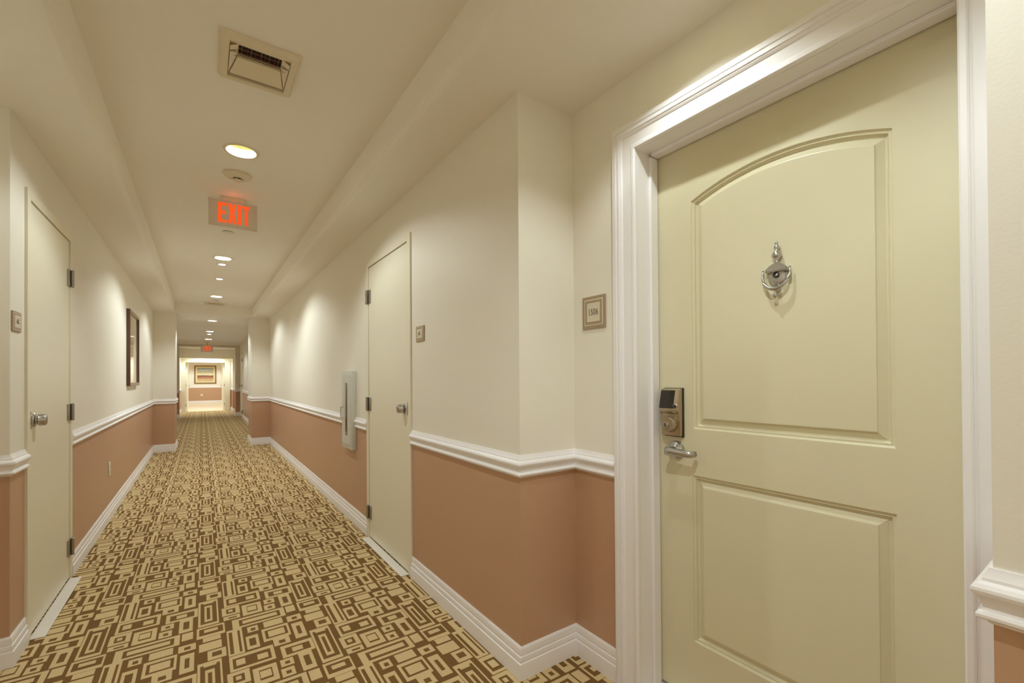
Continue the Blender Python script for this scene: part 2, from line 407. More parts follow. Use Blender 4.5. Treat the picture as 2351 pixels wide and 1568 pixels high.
def door_leaf(parent):
    bm = bmesh.new()
    up = (.377, .960, 1.030, 1.868, .060); lo = (.377, .963, .250, .860, 0)
    PROF = [(0, 0), (.0015, -.0040), (.005, -.0065), (.009, -.0070), (.0105, -.0060), (.0120, -.0115), (.016, -.0160), (.019, -.0165), (.038, -.0065), (.0395, -.0035), (.042, -.0030)]
    def vv(p, d): return bm.verts.new((XD-d, p[0], p[1]))
    loops = []
    for pl in (up, lo):
        prev = None
        for o_, d in PROF:
            cur = [vv(p, d) for p in panel_outline(*pl, o_)]
            if prev:
                for i in range(len(cur)): bm.faces.new((prev[i], prev[(i+1) % len(cur)], cur[(i+1) % len(cur)], cur[i]))
            else: loops.append(cur)
            prev = cur
        h = len(prev)//2
        for i in range(h-1): bm.faces.new((prev[i], prev[i+1], prev[-2-i], prev[-1-i]))
    U, Lo = loops
    c = {k: bm.verts.new((XD, y, z)) for k, (y, z) in dict(a=(DY0, DZ0), b=(DY1, DZ0), c=(DY1, DZ1), d=(DY0, DZ1)).items()}
    h = len(U)//2; ub, ut = U[:h], U[h:][::-1]            # bottom and top edges, both y0 -> y1
    tp = [bm.verts.new((XD, v.co.y, DZ1)) for v in ut]
    for i in range(h-1): bm.faces.new((ut[i], ut[i+1], tp[i+1], tp[i]))
    bm.faces.new((c['d'], c['a'], Lo[0], Lo[3], ub[0], ut[0], tp[0]))
    bm.faces.new((c['c'], tp[-1], ut[-1], ub[-1], Lo[2], Lo[1], c['b']))
    bm.faces.new([Lo[3], Lo[2]]+ub[::-1])
    bm.faces.new([c['a'], c['b'], Lo[1], Lo[0]])
    k = {q: bm.verts.new((XD+.045, v.co.y, v.co.z)) for q, v in c.items()}
    for p, q in ('ab', 'bc', 'da'): bm.faces.new((c[p], c[q], k[q], k[p]))
    bm.faces.new([c['d']]+tp+[c['c'], k['c'], k['d']])
    bm.faces.new([k[q] for q in 'abcd'])
    return loc(obj('leaf', bm, M['door'], parent, auto=0.06))
door_leaf(door)

# keypad lock
lock = bpy.data.objects.new('keypad_lock', None); C.objects.link(lock); lock.parent = door; lock['label'] = 'champagne keypad lock with black screen'
YK = 1.037
def lk(name, bm, m, **kw):
    o = obj(name, bm, m, lock, **kw); o.matrix_parent_inverse = Matrix.Translation(-Vector(door.location)); return o
bm = bmesh.new()
box(bm, (XD-.006, YK-.043, .994), (XD, YK+.041, 1.180), .002); lk('backing_plate', bm, M['black'])
bm = bmesh.new()
# side outline (x out of door, z), extruded along y
side = [(.005, .998), (.026, 1.000), (.026, 1.082), (.040, 1.092), (.040, 1.100), (.024, 1.174), (.018, 1.178), (.005, 1.178)]
fa = [bm.verts.new((XD-x, YK-.040, z)) for x, z in side]; fb = [bm.verts.new((XD-x, YK+.041, z)) for x, z in side]
for i in range(len(side)): bm.faces.new((fa[i], fa[(i+1) % len(side)], fb[(i+1) % len(side)], fb[i]))
bm.faces.new(fa); bm.faces.new(fb[::-1])
bmesh.ops.bevel(bm, geom=bm.edges[:], offset=.003, segments=2, affect='EDGES', profile=.5)
lk('lock_body', bm, M['bronze'], auto=0.6)
bm = bmesh.new()
q0, q1 = Vector((XD-.0392, 0, 1.104)), Vector((XD-.0245, 0, 1.171)); nrm = Vector((-(1.171-1.104), 0, -(.0392-.0245))).normalized()*.0012
vs = [bm.verts.new((q.x+o_*nrm.x, y, q.z+o_*nrm.z)) for o_ in (0, 2) for q, y in ((q0, YK-.021), (q0, YK+.039), (q1, YK+.039), (q1, YK-.021))]
for f in ((0, 1, 2, 3), (4, 5, 6, 7), (0, 1, 5, 4), (1, 2, 6, 5), (2, 3, 7, 6), (3, 0, 4, 7)): bm.faces.new([vs[i] for i in f])
lk('screen', bm, M['black'])
bm = bmesh.new(); lathe(bm, [(0, 0), (.010, 0), (.010, .003), (.007, .0045), (0, .0045)], axis_x((XD-.0365, YK-.030, 1.112), -1), 24); lk('sensor_ring', bm, M['nickel'], smooth=True)
bm = bmesh.new(); lathe(bm, [(0, 0), (.0062, 0), (.0062, .002), (0, .002)], axis_x((XD-.0402, YK-.030, 1.112), -1), 24); lk('sensor', bm, M['black'])
bm = bmesh.new(); lathe(bm, [(0, 0), (.0315, 0), (.0315, .006), (.0295, .018), (.0265, .023), (0, .023)], axis_x((XD-.0255, YK+.000, 1.044), -1), 40); lk('key_cylinder', bm, M['bronze'], auto=0.5)
bm = bmesh.new(); lathe(bm, [(0, 0), (.0125, 0), (.0125, .004), (.011, .005), (0, .005)], axis_x((XD-.0484, YK+.004, 1.040), -1), 28); lk('cylinder_face', bm, M['nickel'], auto=0.5)
bm = bmesh.new(); box(bm, (XD-.0542, YK+.0028, 1.034), (XD-.0530, YK+.0052, 1.047)); lk('keyway', bm, M['black'])

# lever handle
lev = bpy.data.objects.new('lever_handle', None); C.objects.link(lev); lev.parent = door; lev['label'] = 'satin lever handle below the keypad lock'
YV, ZV = 1.028, .945
def lv(name, bm, m, **kw):
    o = obj(name, bm, m, lev, **kw); o.matrix_parent_inverse = Matrix.Translation(-Vector(door.location)); return o
bm = bmesh.new(); lathe(bm, [(.0345, 0), (.0345, .004), (.031, .013), (.018, .019), (.0135, .021), (.0125, .045), (0, .045)], axis_x((XD, YV, ZV), -1), 36); lv('rosette', bm, M['nickel'], auto=0.6)
bm = bmesh.new(); x0 = XD-.054
pts = [(x0, YV+.013, ZV), (x0, YV+.009, ZV), (x0, YV-.01, ZV), (x0, YV-.05, ZV-.001), (x0+.001, YV-.084, ZV-.002), (x0+.006, YV-.092, ZV-.002), (x0+.026, YV-.093, ZV-.002)]
tube(bm, pts, [.007, .0125, .0125, .0105, .0095, .0090, .0085], 16)
for v in bm.verts: v.co.z = ZV+(v.co.z-ZV)*1.28
lv('lever', bm, M['nickel'], smooth=True)

# knocker with viewer
kn = bpy.data.objects.new('door_knocker', None); C.objects.link(kn); kn.parent = door; kn['label'] = 'satin door knocker with peephole'
KY, KZ = .661, 1.537
def kk(name, bm, m, **kw):
    o = obj(name, bm, m, kn, **kw); o.matrix_parent_inverse = Matrix.Translation(-Vector(door.location)); return o
XF = XD+.0017
bm = bmesh.new(); lathe(bm, [(0, 0), (.0285, 0), (.0285, .004), (.024, .009), (.013, .012), (0, .012)], axis_x((XF, KY, KZ-.003), -1), 40); kk('back_plate', bm, M['nickel'], auto=0.5)
bm = bmesh.new(); lathe(bm, [(.0060, 0), (.0098, 0), (.0098, .004), (.0072, .0052), (.0060, .004), (.0060, 0)], axis_x((XF-.0115, KY, KZ), -1), 28); kk('viewer_rim', bm, M['black'], smooth=True)
bm = bmesh.new(); lathe(bm, [(.0068, 0), (.006, .0022), (0, .0032)], axis_x((XF-.0115, KY, KZ), -1), 24); kk('viewer_lens', bm, M['nickel'], smooth=True)
bm = bmesh.new()
hexo = [(-.034, -.004), (.034, -.004), (.037, .006), (.016, .024), (0, .030), (-.016, .024), (-.037, .006)]
hexo = [(-.033, .007), (.033, .007), (.036, .016), (.015, .034), (0, .038), (-.015, .034), (-.036, .016)]
a = [bm.verts.new((XF, KY+y, KZ+z)) for y, z in hexo]; b = [bm.verts.new((XF-.020, KY+y*.93, KZ+.011+(z-.007)*.85)) for y, z in hexo]
for i in range(len(hexo)): bm.faces.new((a[i], a[(i+1) % 7], b[(i+1) % 7], b[i]))
bm.faces.new(a); bm.faces.new(b[::-1]); bmesh.ops.bevel(bm, geom=bm.edges[:], offset=.0025, segments=2, affect='EDGES'); kk('hinge_block', bm, M['nickel'], auto=0.6)
bm = bmesh.new(); mz = Matrix.Translation((XF-.009, KY, KZ+.036))
lathe(bm, [(.006, 0), (.0085, .005), (.0045, .009), (.0125, .020), (.0145, .026), (.0095, .037), (.0045, .041), (.0075, .047), (.0075, .054), (.003, .060), (.0055, .064), (.003, .069), (0, .070)], mz, 24); kk('finial', bm, M['nickel'], smooth=True)
bm = bmesh.new(); r = .036; ring = [(XF-.012, KY+.0395, KZ+.020), (XF-.014, KY+.0395, KZ+.006)]
for i in range(19):
    t = PI*i/18; ring.append((XF-.014-.012*math.sin(t), KY+.0395*math.cos(t), KZ+.002-.046*math.sin(t)))
ring += [(XF-.014, KY-.0395, KZ+.006), (XF-.012, KY-.0395, KZ+.020)]
tube(bm, ring, [.0030, .0034]+[.0032+.0028*math.sin(PI*i/18) for i in range(19)]+[.0034, .0030], 12); kk('knocker_ring', bm, M['nickel'], smooth=True)
bm = bmesh.new(); lathe(bm, [(.0035, 0), (.0045, -.010), (.0032, -.015), (.0068, -.022), (.0060, -.029), (0, -.034)], Matrix.Translation((XF-.022, KY, KZ-.040)), 20); kk('ring_drop', bm, M['nickel'], smooth=True)
bm = bmesh.new(); lathe(bm, [(.008, 0), (.007, .006), (.004, .014), (0, .015)], axis_x((XF, KY, KZ-.044), -1), 20); kk('strike_stud', bm, M['nickel'], smooth=True)
for g in (lock, lev, kn): g.matrix_parent_inverse = Matrix()

# ------------------------------------------------------------------ plain utility doors in steel frames
def utility(n, X, s, yd, hinge_far, label, knob=True):
    """s = +1: door on the right wall (faces -x), -1: on the left wall"""
    def px(d): return X-s*d               # d metres out of the wall face
    fr_ = bmesh.new(); y0, y1 = yd; p = .011
    g = .004
    for a, b, z0, z1 in ((y0-FW, y0-g, 0, ZDT+FW), (y1+g, y1+FW, 0, ZDT+FW)): box(fr_, (px(p), a, z0), (px(-.09), b, z1), .0015)
    box(fr_, (px(p), y0-g, ZDT+g+.002), (px(-.09), y1+g, ZDT+FW), .0015)
    obj('trim_utility_frame', fr_, M['acdoor'], kind='structure', label='painted steel frame around the '+label)
    d = thing('door_%d' % n, label, 'door', (X, (y0+y1)/2, 0)); d['kind'] = 'structure'
    bm = bmesh.new(); box(bm, (px(.005), y0, .012), (px(-.04), y1, ZDT), .0015); loc(obj('leaf', bm, M['acdoor'], d))
    bm = bmesh.new(); box(bm, (px(-.042), y0-g, .0), (px(-.088), y1+g, ZDT+g+.002)); loc(obj('gap_shade_block', bm, M['darkgap'], d))  # solid block painted dark as the shade in the gap round the leaf
    yh = y1+.002 if hinge_far else y0-.002
    for z in (1.855, 1.03, .20):
        h = bmesh.new()
        lathe(h, [(0, -.053), (.004, -.053), (.0085, -.050), (.0085, .050), (.004, .053), (0, .053)], Matrix.Translation((px(.020), yh, z)), 16)
        box(h, (px(.0125), yh-.052, z-.050), (px(.0055), yh-.002, z+.050), .001); box(h, (px(.0185), yh+.002, z-.050), (px(.0112), yh+.045, z+.050), .001)
        ho = loc(obj('hinge', h, M['steel'], d, auto=0.6))
    if knob:
        yk = (y0+.062) if hinge_far else (y1-.062); z = 1.032
        k = bmesh.new(); lathe(k, [(0, 0), (.035, 0), (.035, .003), (.031, .007), (.017, .009), (.016, .014), (.025, .016), (.0295, .020), (.0275, .040), (.0255, .044), (.0200, .045), (0, .045)], axis_x((px(.005), yk, z), -s), 32)
        ko = loc(obj('knob', k, M['nickel'], d, auto=0.6))
        k = bmesh.new(); lathe(k, [(0, 0), (.011, 0), (.011, .002), (0, .002)], axis_x((px(.050), yk, z), -s), 20)
        kf = obj('key_face', k, M['steel'], ko); kf.matrix_parent_inverse = Matrix.Translation(-Vector(d.location))
        kf.matrix_parent_inverse = Matrix()
        ye = y0 if hinge_far else y1
        k = bmesh.new(); box(k, (px(.0118), ye-.012 if hinge_far else ye, .992), (px(.0050), ye if hinge_far else ye+.012, 1.075), .001); loc(obj('strike_plate', k, M['steel'], d))
    return d
utility(2, XR, 1, ARD, True, 'plain cream utility door on the right wall with a round knob')
utility(3, XL, -1, ALD, True, 'plain cream utility door on the left wall with a round knob')
utility(4, XR, 1, FRD, False, 'small far utility door on the right wall past the pilaster')

def plate(X, s, y0, y1, label):
    bm = bmesh.new(); a, b = (X-s*.017), (X-s*.062)
    box(bm, (X-s*.0062, y0, .0005), (b, y1, .006), .002)
    obj('threshold_plate', bm, M['threshold'], label=label, category='threshold', kind='thing')
plate(XR, 1, ARD[0]-.01, ARD[1]+.01, 'white threshold strip on the carpet under the right utility door')
plate(XL, -1, ALD[0]-.02, ALD[1]+.0, 'white threshold strip on the carpet under the left utility door')

# ------------------------------------------------------------------ far double doors and their frame
bm = bmesh.new()
box(bm, (EX0-.185, YE-.02, 0), (EX0, YE+.13, EZ+.17), .004); box(bm, (EX1, YE-.02, 0), (EX1+.175, YE+.13, EZ+.17), .004); box(bm, (EX0, YE-.02, EZ), (EX1, YE+.13, EZ+.17), .004)
obj('trim_double_door_frame', bm, M['acdoor'], kind='structure', label='cream frame of the far double doorway')
for n, xh, s, lab in ((5, EX0, 1, 'left leaf of the far double doors standing open'), (6, EX1, -1, 'right leaf of the far double doors standing open')):
    d = thing('door_%d' % n, lab, 'door', (xh, YE+.14, 0)); d['kind'] = 'structure'
    bm = bmesh.new(); box(bm, (.002 if s > 0 else -.047, 0, .01), (.047 if s > 0 else -.002, .62, EZ-.005), .002); obj('leaf', bm, M['acdoor'], d)
    bm = bmesh.new(); tube(bm, [(s*.048, .55, 1.0), (s*.10, .55, 1.0), (s*.105, .53, 1.0), (s*.105, .44, 1.0)], .011, 10); obj('lever', bm, M['steel'], d, smooth=True)
    for z in (.25, 1.02, 1.7):
        bm = bmesh.new(); lathe(bm, [(0, -.05), (.012, -.05), (.012, .05), (0, .05)], Matrix.Translation((s*.006, -.012, z)), 12); obj('hinge', bm, M['steel'], d)
    d.rotation_euler = (0, 0, -s*math.radians(3))

# ------------------------------------------------------------------ room signs
def sign(X, s, y, z, w, h, txt, label, frame2, tsize, sx):
    t = thing('room_sign', label, 'sign', (X, y, z), None)
    def L(name, bm, m): o = obj(name, bm, m, t); return o
    def pl(d0, d1, ww, hh, bev=.0005):
        bm = bmesh.new(); box(bm, (-s*d0, -ww/2, -hh/2), (-s*d1, ww/2, hh/2), bev); return bm
    L('sign_frame', pl(.0005, .006, w, h, .001), M['signbrown'])
    if frame2:
        L('sign_line', pl(.0055, .0068, w*.80, h*.80), M['signline']); L('sign_inner_frame', pl(.0062, .0075, w*.74, h*.74), M['signbrown'])
        L('sign_face', pl(.007, .0082, w*.56, h*.58), M['signface']); d = .0083
    else:
        L('sign_line', pl(.0055, .0066, w*.86, h*.86), M['signline']); L('sign_inner_frame', pl(.0060, .0072, w*.80, h*.80), M['signbrown'])
        L('sign_face', pl(.0068, .0080, w*.66, h*.62), M['signface']); d = .0081
    X_ = Vector((0, -s, 0)); Y_ = Vector((0, 0, 1)); Z_ = Vector((-s, 0, 0))
    mt = Matrix((X_, Y_, Z_)).transposed().to_4x4(); mt.translation = Vector((-s*(d+.0006), 0, 0))
    text_mesh('lettering', txt, tsize, .0006, M['signtext'], mt, t, sx)
sign(XR2, 1, 1.342, 1.498, .133, .138, '1506', 'taupe framed room sign 1506 beside the apartment door', True, .038, .80)
sign(XR, 1, 2.466, 1.488, .116, .090, 'AC', 'small taupe AC sign on the right wall beside the utility door', False, .030, .9)
sign(XL, -1, 2.868, 1.485, .112, .088, 'AC', 'small taupe AC sign on the left wall beside the utility door', False, .030, .9)

# ------------------------------------------------------------------ fire extinguisher cabinet
cab = thing('fire_extinguisher_cabinet', 'pale grey fire extinguisher cabinet with slot window on the right wall', 'cabinet', (XR, 3.97, .957))
w, h, dp = CAB[1]-CAB[0], .665, .038
bm = bmesh.new(); box(bm, (-.0005, -w/2, -h/2), (-dp, w/2, h/2), .003); obj('cabinet_body', bm, M['enamel'], cab, auto=0.6)
bm = bmesh.new(); box(bm, (-dp+.001, -w/2+.030, -h/2+.035), (-dp-.004, w/2-.02, h/2-.030), .0015); dr = obj('cabinet_door', bm, M['enamel'], cab)
bm = bmesh.new(); box(bm, (-dp-.0035, -.030, -h/2+.115), (-dp-.006, .028, h/2-.100), .001); obj('window_glass', bm, M['glassdark'], dr)
bm = bmesh.new(); box(bm, (-dp-.0055, -.018, -h/2+.26), (-dp-.0085, .016, h/2-.13), .001); obj('break_bar', bm, M['steel'], dr)
bm = bmesh.new(); tube(bm, [(-dp-.003, .105, .02), (-dp-.022, .105, .02), (-dp-.022, .105, -.075), (-dp-.003, .105, -.075)], .004, 8); obj('door_handle', bm, M['steel'], dr, smooth=True)

# ------------------------------------------------------------------ framed picture on the left wall
pic = thing('framed_picture', 'dark wood framed picture behind glass on the left wall', 'picture', (XL, 6.815, 1.587))
w, h, dp, b = .87, .848, .032, .036
for ya, yb in ((-w/2, -w/2+b), (w/2-b, w/2)):
    bm = bmesh.new(); box(bm, (.001, ya, -h/2), (dp, yb, h/2), .002); obj('frame_side', bm, M['wood'], pic)
for za, zb in ((-h/2, -h/2+b), (h/2-b, h/2)):
    bm = bmesh.new(); box(bm, (.001, -w/2+b, za), (dp, w/2-b, zb), .002); obj('frame_rail', bm, M['wood_lit'], pic)
pm = mat('picture_print', srgb(206, 190, 160), 0.03, var=.12, vscale=3, coat=1.0)
bm = bmesh.new(); box(bm, (.002, -w/2+b, -h/2+b), (.018, w/2-b, h/2-b)); obj('glazed_print', bm, pm, pic)

# painting in the lobby
pa = thing('framed_painting', 'framed seascape painting on the lobby wall seen through the double doors', 'painting', (.146, YLOB, 1.524))
w, h, b = .97, .97, .055
bm = bmesh.new()
for q in ((-w/2, -h/2, -w/2+b, h/2), (w/2-b, -h/2, w/2, h/2), (-w/2+b, -h/2, w/2-b, -h/2+b), (-w/2+b, h/2-b, w/2-b, h/2)): box(bm, (q[0], -.001, q[1]), (q[2], -.035, q[3]), .003)
obj('frame', bm, mat('painting_frame_wood', srgb(128, 100, 66), .4), pa)
bm = bmesh.new(); box(bm, (-w/2+b, -.002, -h/2+b), (w/2-b, -.020, h/2-b)); obj('mat_board', bm, mat('painting_mat_board', srgb(226, 208, 160), .7), pa)
m = bpy.data.materials.new('painted_seascape'); m.use_nodes = True; nt = m.node_tree; bs = nt.nodes['Principled BSDF']; bs.inputs['Roughness'].default_value = .6
tc = nt.nodes.new('ShaderNodeTexCoord'); sp = nt.nodes.new('ShaderNodeSeparateXYZ'); cr = nt.nodes.new('ShaderNodeValToRGB'); ns = nt.nodes.new('ShaderNodeTexNoise'); ns.inputs['Scale'].default_value = 4
ad = nt.nodes.new('ShaderNodeMath'); ad.operation = 'MULTIPLY_ADD'; ad.inputs[1].default_value = .10
nt.links.new(tc.outputs['Generated'], sp.inputs[0]); nt.links.new(tc.outputs['Generated'], ns.inputs['Vector']); nt.links.new(ns.outputs['Fac'], ad.inputs[0]); nt.links.new(sp.outputs['Z'], ad.inputs[2]); nt.links.new(ad.outputs[0], cr.inputs['Fac'])
els = cr.color_ramp.elements; stops = [(.0, (190, 165, 120)), (.16, (200, 180, 130)), (.30, (176, 120, 90)), (.47, (110, 66, 44)), (.52, (222, 212, 170)), (.62, (200, 196, 168)), (.76, (178, 160, 110)), (.86, (168, 182, 180)), (1, (150, 150, 134))]
els[0].position = 0; els[0].color = srgb(*stops[0][1]); els[1].position = 1; els[1].color = srgb(*stops[-1][1])
for p_, c_ in stops[1:-1]: el = els.new(p_); el.color = srgb(*c_)
nt.links.new(cr.outputs['Color'], bs.inputs['Base Color'])
bm = bmesh.new(); box(bm, (-w/2+.125, -.019, -h/2+.125), (w/2-.125, -.023, h/2-.125)); obj('canvas', bm, m, pa)

# ------------------------------------------------------------------ outlets
ou = thing('wall_outlet', 'white outlet cover low on the left terracotta wall', 'outlet', (XL, 5.28, .440))
bm = bmesh.new(); box(bm, (.0005, -.036, -.059), (.006, .036, .059), .002); obj('cover_plate', bm, M['white'], ou, auto=.6)
for z in (-.020, .020):
    bm = bmesh.new(); lathe(bm, [(0, 0), (.016, 0), (.016, .002), (0, .002)], axis_x((.0055, 0, z), 1), 20); obj('socket', bm, M['plastic'], ou)
ou = thing('lobby_outlet', 'round ivory outlet on the terracotta lobby wall under the painting', 'outlet', (-.02, YLOB, .43))
bm = bmesh.new(); lathe(bm, [(0, 0), (.070, 0), (.066, .012), (0, .016)], Matrix.Rotation(PI/2, 4, 'X'), 28); obj('cover_plate', bm, M['plastic'], ou, auto=.6)
bm = bmesh.new(); lathe(bm, [(0, .013), (.025, .013), (.022, .022), (0, .022)], Matrix.Rotation(PI/2, 4, 'X'), 20); obj('socket', bm, M['white'], ou)

# ------------------------------------------------------------------ ceiling vents
def vent(loc_, w, l, label):
    t = thing('ceiling_vent', label, 'vent', loc_, 'ceiling vents'); d = .022
    bm = bmesh.new(); rows = []
    for ins, z in ((0, -.0005), (.002, -.006), (.012, -d), (.020, -d-.001), (.034, -d+.002), (.036, -.004)):
        rows.append([bm.verts.new((sx*(w/2-ins), sy_*(l/2-ins), z)) for sx, sy_ in ((-1, -1), (1, -1), (1, 1), (-1, 1))])
    for a, b_ in zip(rows, rows[1:]):
        for i in range(4): bm.faces.new((a[i], a[(i+1) % 4], b_[(i+1) % 4], b_[i]))
    obj('vent_frame', bm, M['plastic'], t, auto=.5)
    iw, il = w/2-.036, l/2-.036
    ya, yb = -il+.030, -il+.090                       # slot painted dark as duct shade, in front of the deflector
    bm = bmesh.new(); box(bm, (-.078, ya, -.0008), (.078, yb, -.0030)); obj('duct_shade_plate', bm, M['dark'], t)
    bm = bmesh.new()
    for q in ((-iw, -il, -.078, il), (.078, -il, iw, il), (-.078, -il, .078, ya), (-.078, yb, .078, il)): box(bm, (q[0], q[1], -.0006), (q[2], q[3], -.0042))
    obj('inner_tray', bm, M['plastic'], t)
    def slab(name, q, th=.0018):
        bm = bmesh.new(); lo_ = [bm.verts.new(p) for p in q]; hi = [bm.verts.new((p[0], p[1], p[2]+th)) for p in q]; n_ = len(q)
        bm.faces.new(lo_); bm.faces.new(hi[::-1])
        for i in range(n_): bm.faces.new((lo_[i], lo_[(i+1) % n_], hi[(i+1) % n_], hi[i]))
        return obj(name, bm, M['plastic'], t)
    yf = il-.026
    slab('deflector', [(-.078, yb, -.012), (.078, yb, -.012), (iw-.006, yf, -.020), (-iw+.006, yf, -.020)])
    for s in (-1, 1):
        slab('side_deflector', [(s*.081, yb+.002, -.010), (s*(iw-.001), yf, -.018), (s*(iw-.001), yb-.022, -.019), (s*.081, yb-.022, -.0065)])
        slab('side_deflector', [(s*.081, yb-.030, -.0065), (s*(iw-.001), yb-.030, -.019), (s*(iw-.001), ya, -.019), (s*.081, ya, -.0050)])
    for yy, zz, hw in ((ya+.040, -.0165, iw), (yb+.004, -.0160, iw-.002), (yf+.006, -.0185, iw-.001), (yf+.015, -.0200, iw-.001)):
        slab('louvre', [(-hw, yy, zz), (hw, yy, zz), (hw, yy+.006, zz+.004), (-hw, yy+.006, zz+.004)], .0014)
    for k_ in range(9):
        bm = bmesh.new(); xx = -.066+k_*.132/8+(.004 if k_ % 3 == 1 else 0); box(bm, (xx-.0007, ya, -.0035), (xx+.0007, yb, -.0065)); obj('damper_fin', bm, M['copper'] if k_ % 2 else M['steel'], t)
    for yy in (ya+.018, yb-.014):
        bm = bmesh.new(); box(bm, (-.078, yy, -.0032), (.078, yy+.006, -.0055)); obj('damper_bar', bm, M['copper'], t)
vent((.201, 2.166, ZC), .288, .312, 'square off-white ceiling vent nearest the camera, above the first downlight')
vent((.185, 9.35, ZC), .300, .26, 'ceiling vent at the far end of the raised ceiling, by the beam')

# ------------------------------------------------------------------ recessed downlights
LIGHTCOL = (0.90, 1.0, 1.0)
def downlight(x, y, z, r, label, power, big=True, dy=0.0, spot=None, grp='recessed ceiling downlights', deep=None, soft=.013):
    t = thing('recessed_downlight', label, 'ceiling light', (x, y, z), grp)
    ro = r*1.25 if big else r*1.6; dep = (deep or .060) if big else .045
    bm = bmesh.new(); lathe(bm, [(r*.985, .004), (r*.985, -.001), (r*1.02, -.004), (ro*.96, -.0045), (ro, -.0005), (r*1.01, -.0005)], Matrix(), 48); obj('trim_ring', bm, M['ring'], t, auto=.5)
    bm = bmesh.new(); lathe(bm, [(r*.99, 0), (r*.97, .02), (r*.85, dep)], Matrix(), 40); obj('reflector', bm, M['reflector'], t, smooth=True)
    bm = bmesh.new(); lathe(bm, [(0, dep-.012), (r*.6, dep-.010), (r*.86, dep)], Matrix(), 40); obj('lamp_lens', bm, M['lamp'] if big else M['lampw'], t, smooth=True)
    li = bpy.data.lights.new('downlight_bulb', 'SPOT'); li.energy = power; li.color = LIGHTCOL; li.spot_size = math.radians(spot or 168); li.spot_blend = .25; li.shadow_soft_size = soft
    o = bpy.data.objects.new('downlight_bulb', li); C.objects.link(o); o.parent = t; o.location = (0, dy, dep-.019)
    return t
PW = 26
for (x, y, r), lab in zip(coffer, ['unseen recessed downlight added behind the camera for fill', 'recessed downlight directly above the camera', 'nearest recessed downlight in view, between ceiling vent and smoke detector',  # first lamp is out of view, added as frontal fill
        'large recessed downlight just before the pair of small spots', 'first small accent spotlight beyond the exit sign', 'second small accent spotlight beyond the exit sign', 'last large downlight in the raised ceiling, before the beam']):
    big = r > .05
    downlight(x, y, ZC, r, lab, {-2.45: 65, .30: 31, 3.05: 26, 5.845: 34, 8.585: 34}.get(y, 18), big, dy=.022 if big else 0)
for (x, y, r), lab in zip(far, ['first downlight beyond the ceiling beam', 'second large downlight beyond the ceiling beam', 'tiny spotlight beyond the ceiling beam', 'last downlight before the far exit sign', 'unseen downlight added behind the far portal beam to brighten the header', 'downlight behind the dropped header, before the double doors']):  # lamp hidden by the portal beam is added to lift the dark header
    big = r > .05
    downlight(x, y, ZS, r, lab, (PW if y < 19 else 24 if y < 20 else 60) if big else 10, big, dy=.015 if big else 0)
downlight(1.04, .83, ZS, BIG, 'recessed downlight in the soffit in front of the apartment door', 12, deep=.081, soft=.018)
downlight(-.72, 2.10, ZS, BIG, 'recessed downlight in the left door recess', 6)
downlight(.15, 23.4, 2.5, .09, 'lobby downlight just beyond the double doors', 130); downlight(.15, 27.2, 2.5, .09, 'lobby downlight in front of the seascape painting', 100)

# ------------------------------------------------------------------ smoke detectors, sprinkler covers
t = thing('smoke_detector', 'round ivory smoke detector on the ceiling before the exit sign', 'smoke detector', (.194, 3.415, ZC))
bm = bmesh.new(); lathe(bm, [(.082, -.0005), (.082, -.008), (.078, -.014), (.062, -.020), (.045, -.026), (.030, -.028), (0, -.028)], Matrix(), 40); obj('base', bm, M['plastic'], t, auto=.6)
bm = bmesh.new(); lathe(bm, [(.026, -.0275), (.026, -.036), (0, -.036)], Matrix(), 28); ch = obj('smoke_chamber', bm, M['black'], t, auto=.6)
bm = bmesh.new(); lathe(bm, [(.028, -.036), (.028, -.040), (.020, -.045), (0, -.046)], Matrix(), 28); obj('chamber_cap', bm, M['plastic'], t, auto=.6)
for k_ in range(6):
    a = k_*PI/3+.25; bm = bmesh.new(); box(bm, (.0255*math.cos(a)-.002, .0255*math.sin(a)-.002, -.0278), (.0255*math.cos(a)+.002, .0255*math.sin(a)+.002, -.037)); obj('chamber_rib', bm, M['plastic'], t)
t = thing('sprinkler_cover', 'flat round sprinkler cover on the ceiling just beyond the near exit sign', 'sprinkler', (.197, 4.79, ZC))
bm = bmesh.new(); lathe(bm, [(0, -.0095), (.044, -.009), (.048, -.006), (.048, -.0045), (.040, -.004)], Matrix(), 36); obj('cover_disc', bm, M['white'], t, auto=.6)
bm = bmesh.new(); lathe(bm, [(.040, -.0005), (.040, -.0045), (0, -.0045)], Matrix(), 28); obj('collar', bm, M['steel'], t)
t = thing('sprinkler_cover', 'small sprinkler cover on the ceiling beside the farther vent', 'sprinkler', (.194, 9.06, ZC))
bm = bmesh.new(); lathe(bm, [(0, -.0095), (.044, -.009), (.048, -.006), (.048, -.0045), (.040, -.004)], Matrix(), 36); obj('cover_disc', bm, M['white'], t, auto=.6)
bm = bmesh.new(); lathe(bm, [(.040, -.0005), (.040, -.0045), (0, -.0045)], Matrix(), 28); obj('collar', bm, M['steel'], t)

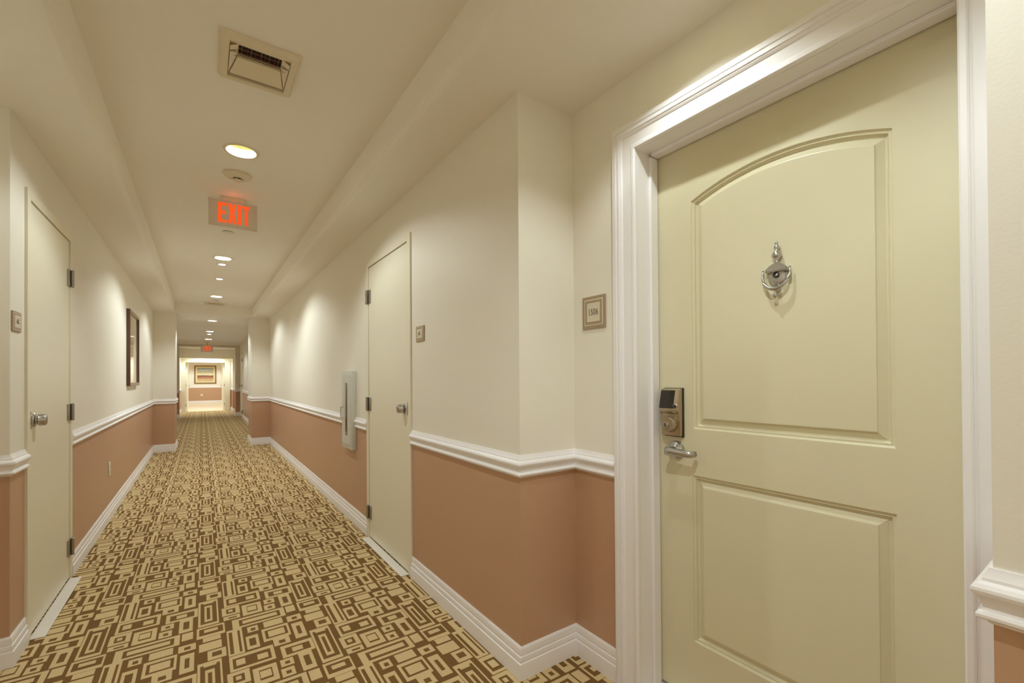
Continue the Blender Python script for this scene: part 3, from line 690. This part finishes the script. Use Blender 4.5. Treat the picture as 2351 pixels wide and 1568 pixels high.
# ------------------------------------------------------------------ exit signs
def exit_sign(x, y, zc, drop, label, glow):
    t = thing('exit_sign', label, 'exit sign', (x, y, zc), 'exit signs')
    pw, ph = .308, .196
    bm = bmesh.new(); box(bm, (-.075, -.028, -.0005), (.075, .028, -.026), .003); obj('canopy', bm, M['plastic'], t, auto=.6)
    if drop > .05:
        bm = bmesh.new(); lathe(bm, [(0, -.020), (.010, -.020), (.010, -drop), (0, -drop)], Matrix(), 14); obj('stem', bm, M['steel'], t)
        bm = bmesh.new(); lathe(bm, [(0, -.0005), (.085, -.0005), (.080, -.012), (0, -.014)], Matrix(), 28); obj('ceiling_plate', bm, M['plastic'], t)
    zt = -drop
    bm = bmesh.new(); box(bm, (-pw/2, -.005, zt-ph), (pw/2, .005, zt), .002); obj('panel', bm, M['exitpanel'], t)
    bm = bmesh.new()
    H_ = .146; z0 = zt-ph+.030
    # columns centred on panel
    def poly(pts):
        f = [bm.verts.new((p[0], -.0058, z0+p[1]*H_)) for p in pts]; k2 = [bm.verts.new((p[0], -.0045, z0+p[1]*H_)) for p in pts]
        bm.faces.new(f); bm.faces.new(k2[::-1])
        for i in range(len(pts)): bm.faces.new((f[i], f[(i+1) % len(pts)], k2[(i+1) % len(pts)], k2[i]))
    a = -.096
    poly([(a, 0), (a+.054, 0), (a+.054, .14), (a+.021, .14), (a+.021, .44), (a+.048, .44), (a+.048, .575), (a+.021, .575), (a+.021, .86), (a+.053, .86), (a+.053, 1), (a, 1)])
    a = -.034
    poly([(a, 0), (a+.021, 0), (a+.026, .30), (a+.032, 0), (a+.054, 0), (a+.0385, .52), (a+.053, 1), (a+.032, 1), (a+.0265, .73), (a+.021, 1), (a, 1), (a+.0145, .52)])
    a = .027
    poly([(a, 0), (a+.023, 0), (a+.023, 1), (a, 1)])
    a = .058
    poly([(a+.014, 0), (a+.035, 0), (a+.035, .86), (a+.049, .86), (a+.049, 1), (a, 1), (a, .86), (a+.014, .86)])
    obj('lettering', bm, M['red'], t)
    if glow:
        li = bpy.data.lights.new('exit_glow_light', 'POINT'); li.energy = .03; li.color = (1, .16, .08); li.shadow_soft_size = .01  # added point light in front of the sign, for red glow on the ceiling
        o = bpy.data.objects.new('exit_glow_light', li); C.objects.link(o); o.parent = t; o.location = (0, -.10, -.06)
exit_sign(.193, 3.891, ZC, .022, 'near exit sign with red EXIT letters hanging under the ceiling', True)
exit_sign(.122, 16.4, ZS, .115, 'small far exit sign hanging before the double doors', False)

# ------------------------------------------------------------------ camera (measured from the vanishing points)
Rv = Vector((0.81997539, -0.57236316, -0.00638517)); Uv = Vector((0.00147516, -0.009042, 0.99995803)); Fv = Vector((0.57239688, 0.8199504, 0.00656989))
cam = bpy.data.cameras.new('camera'); co = bpy.data.objects.new('camera', cam); C.objects.link(co)
mw = Matrix((Rv, Uv, -Fv)).transposed().to_4x4(); mw.translation = Vector((0, 0, 1.22)); co.matrix_world = mw
cam.sensor_fit = 'HORIZONTAL'; cam.sensor_width = 36; cam.lens = 1019.3008/2351*36; cam.shift_y = 77.8449/2351; cam.clip_start = .02
sc = bpy.context.scene; sc.camera = co

w = bpy.data.worlds.new('world'); sc.world = w; w.use_nodes = True
w.node_tree.nodes['Background'].inputs['Color'].default_value = (1, .92, .8, 1); w.node_tree.nodes['Background'].inputs['Strength'].default_value = .2
sc.view_settings.view_transform = 'Standard'; sc.view_settings.look = 'None'; sc.view_settings.exposure = 0.74; sc.view_settings.gamma = 1.0
sc.cycles.max_bounces = 14; sc.cycles.diffuse_bounces = 10; sc.cycles.glossy_bounces = 5
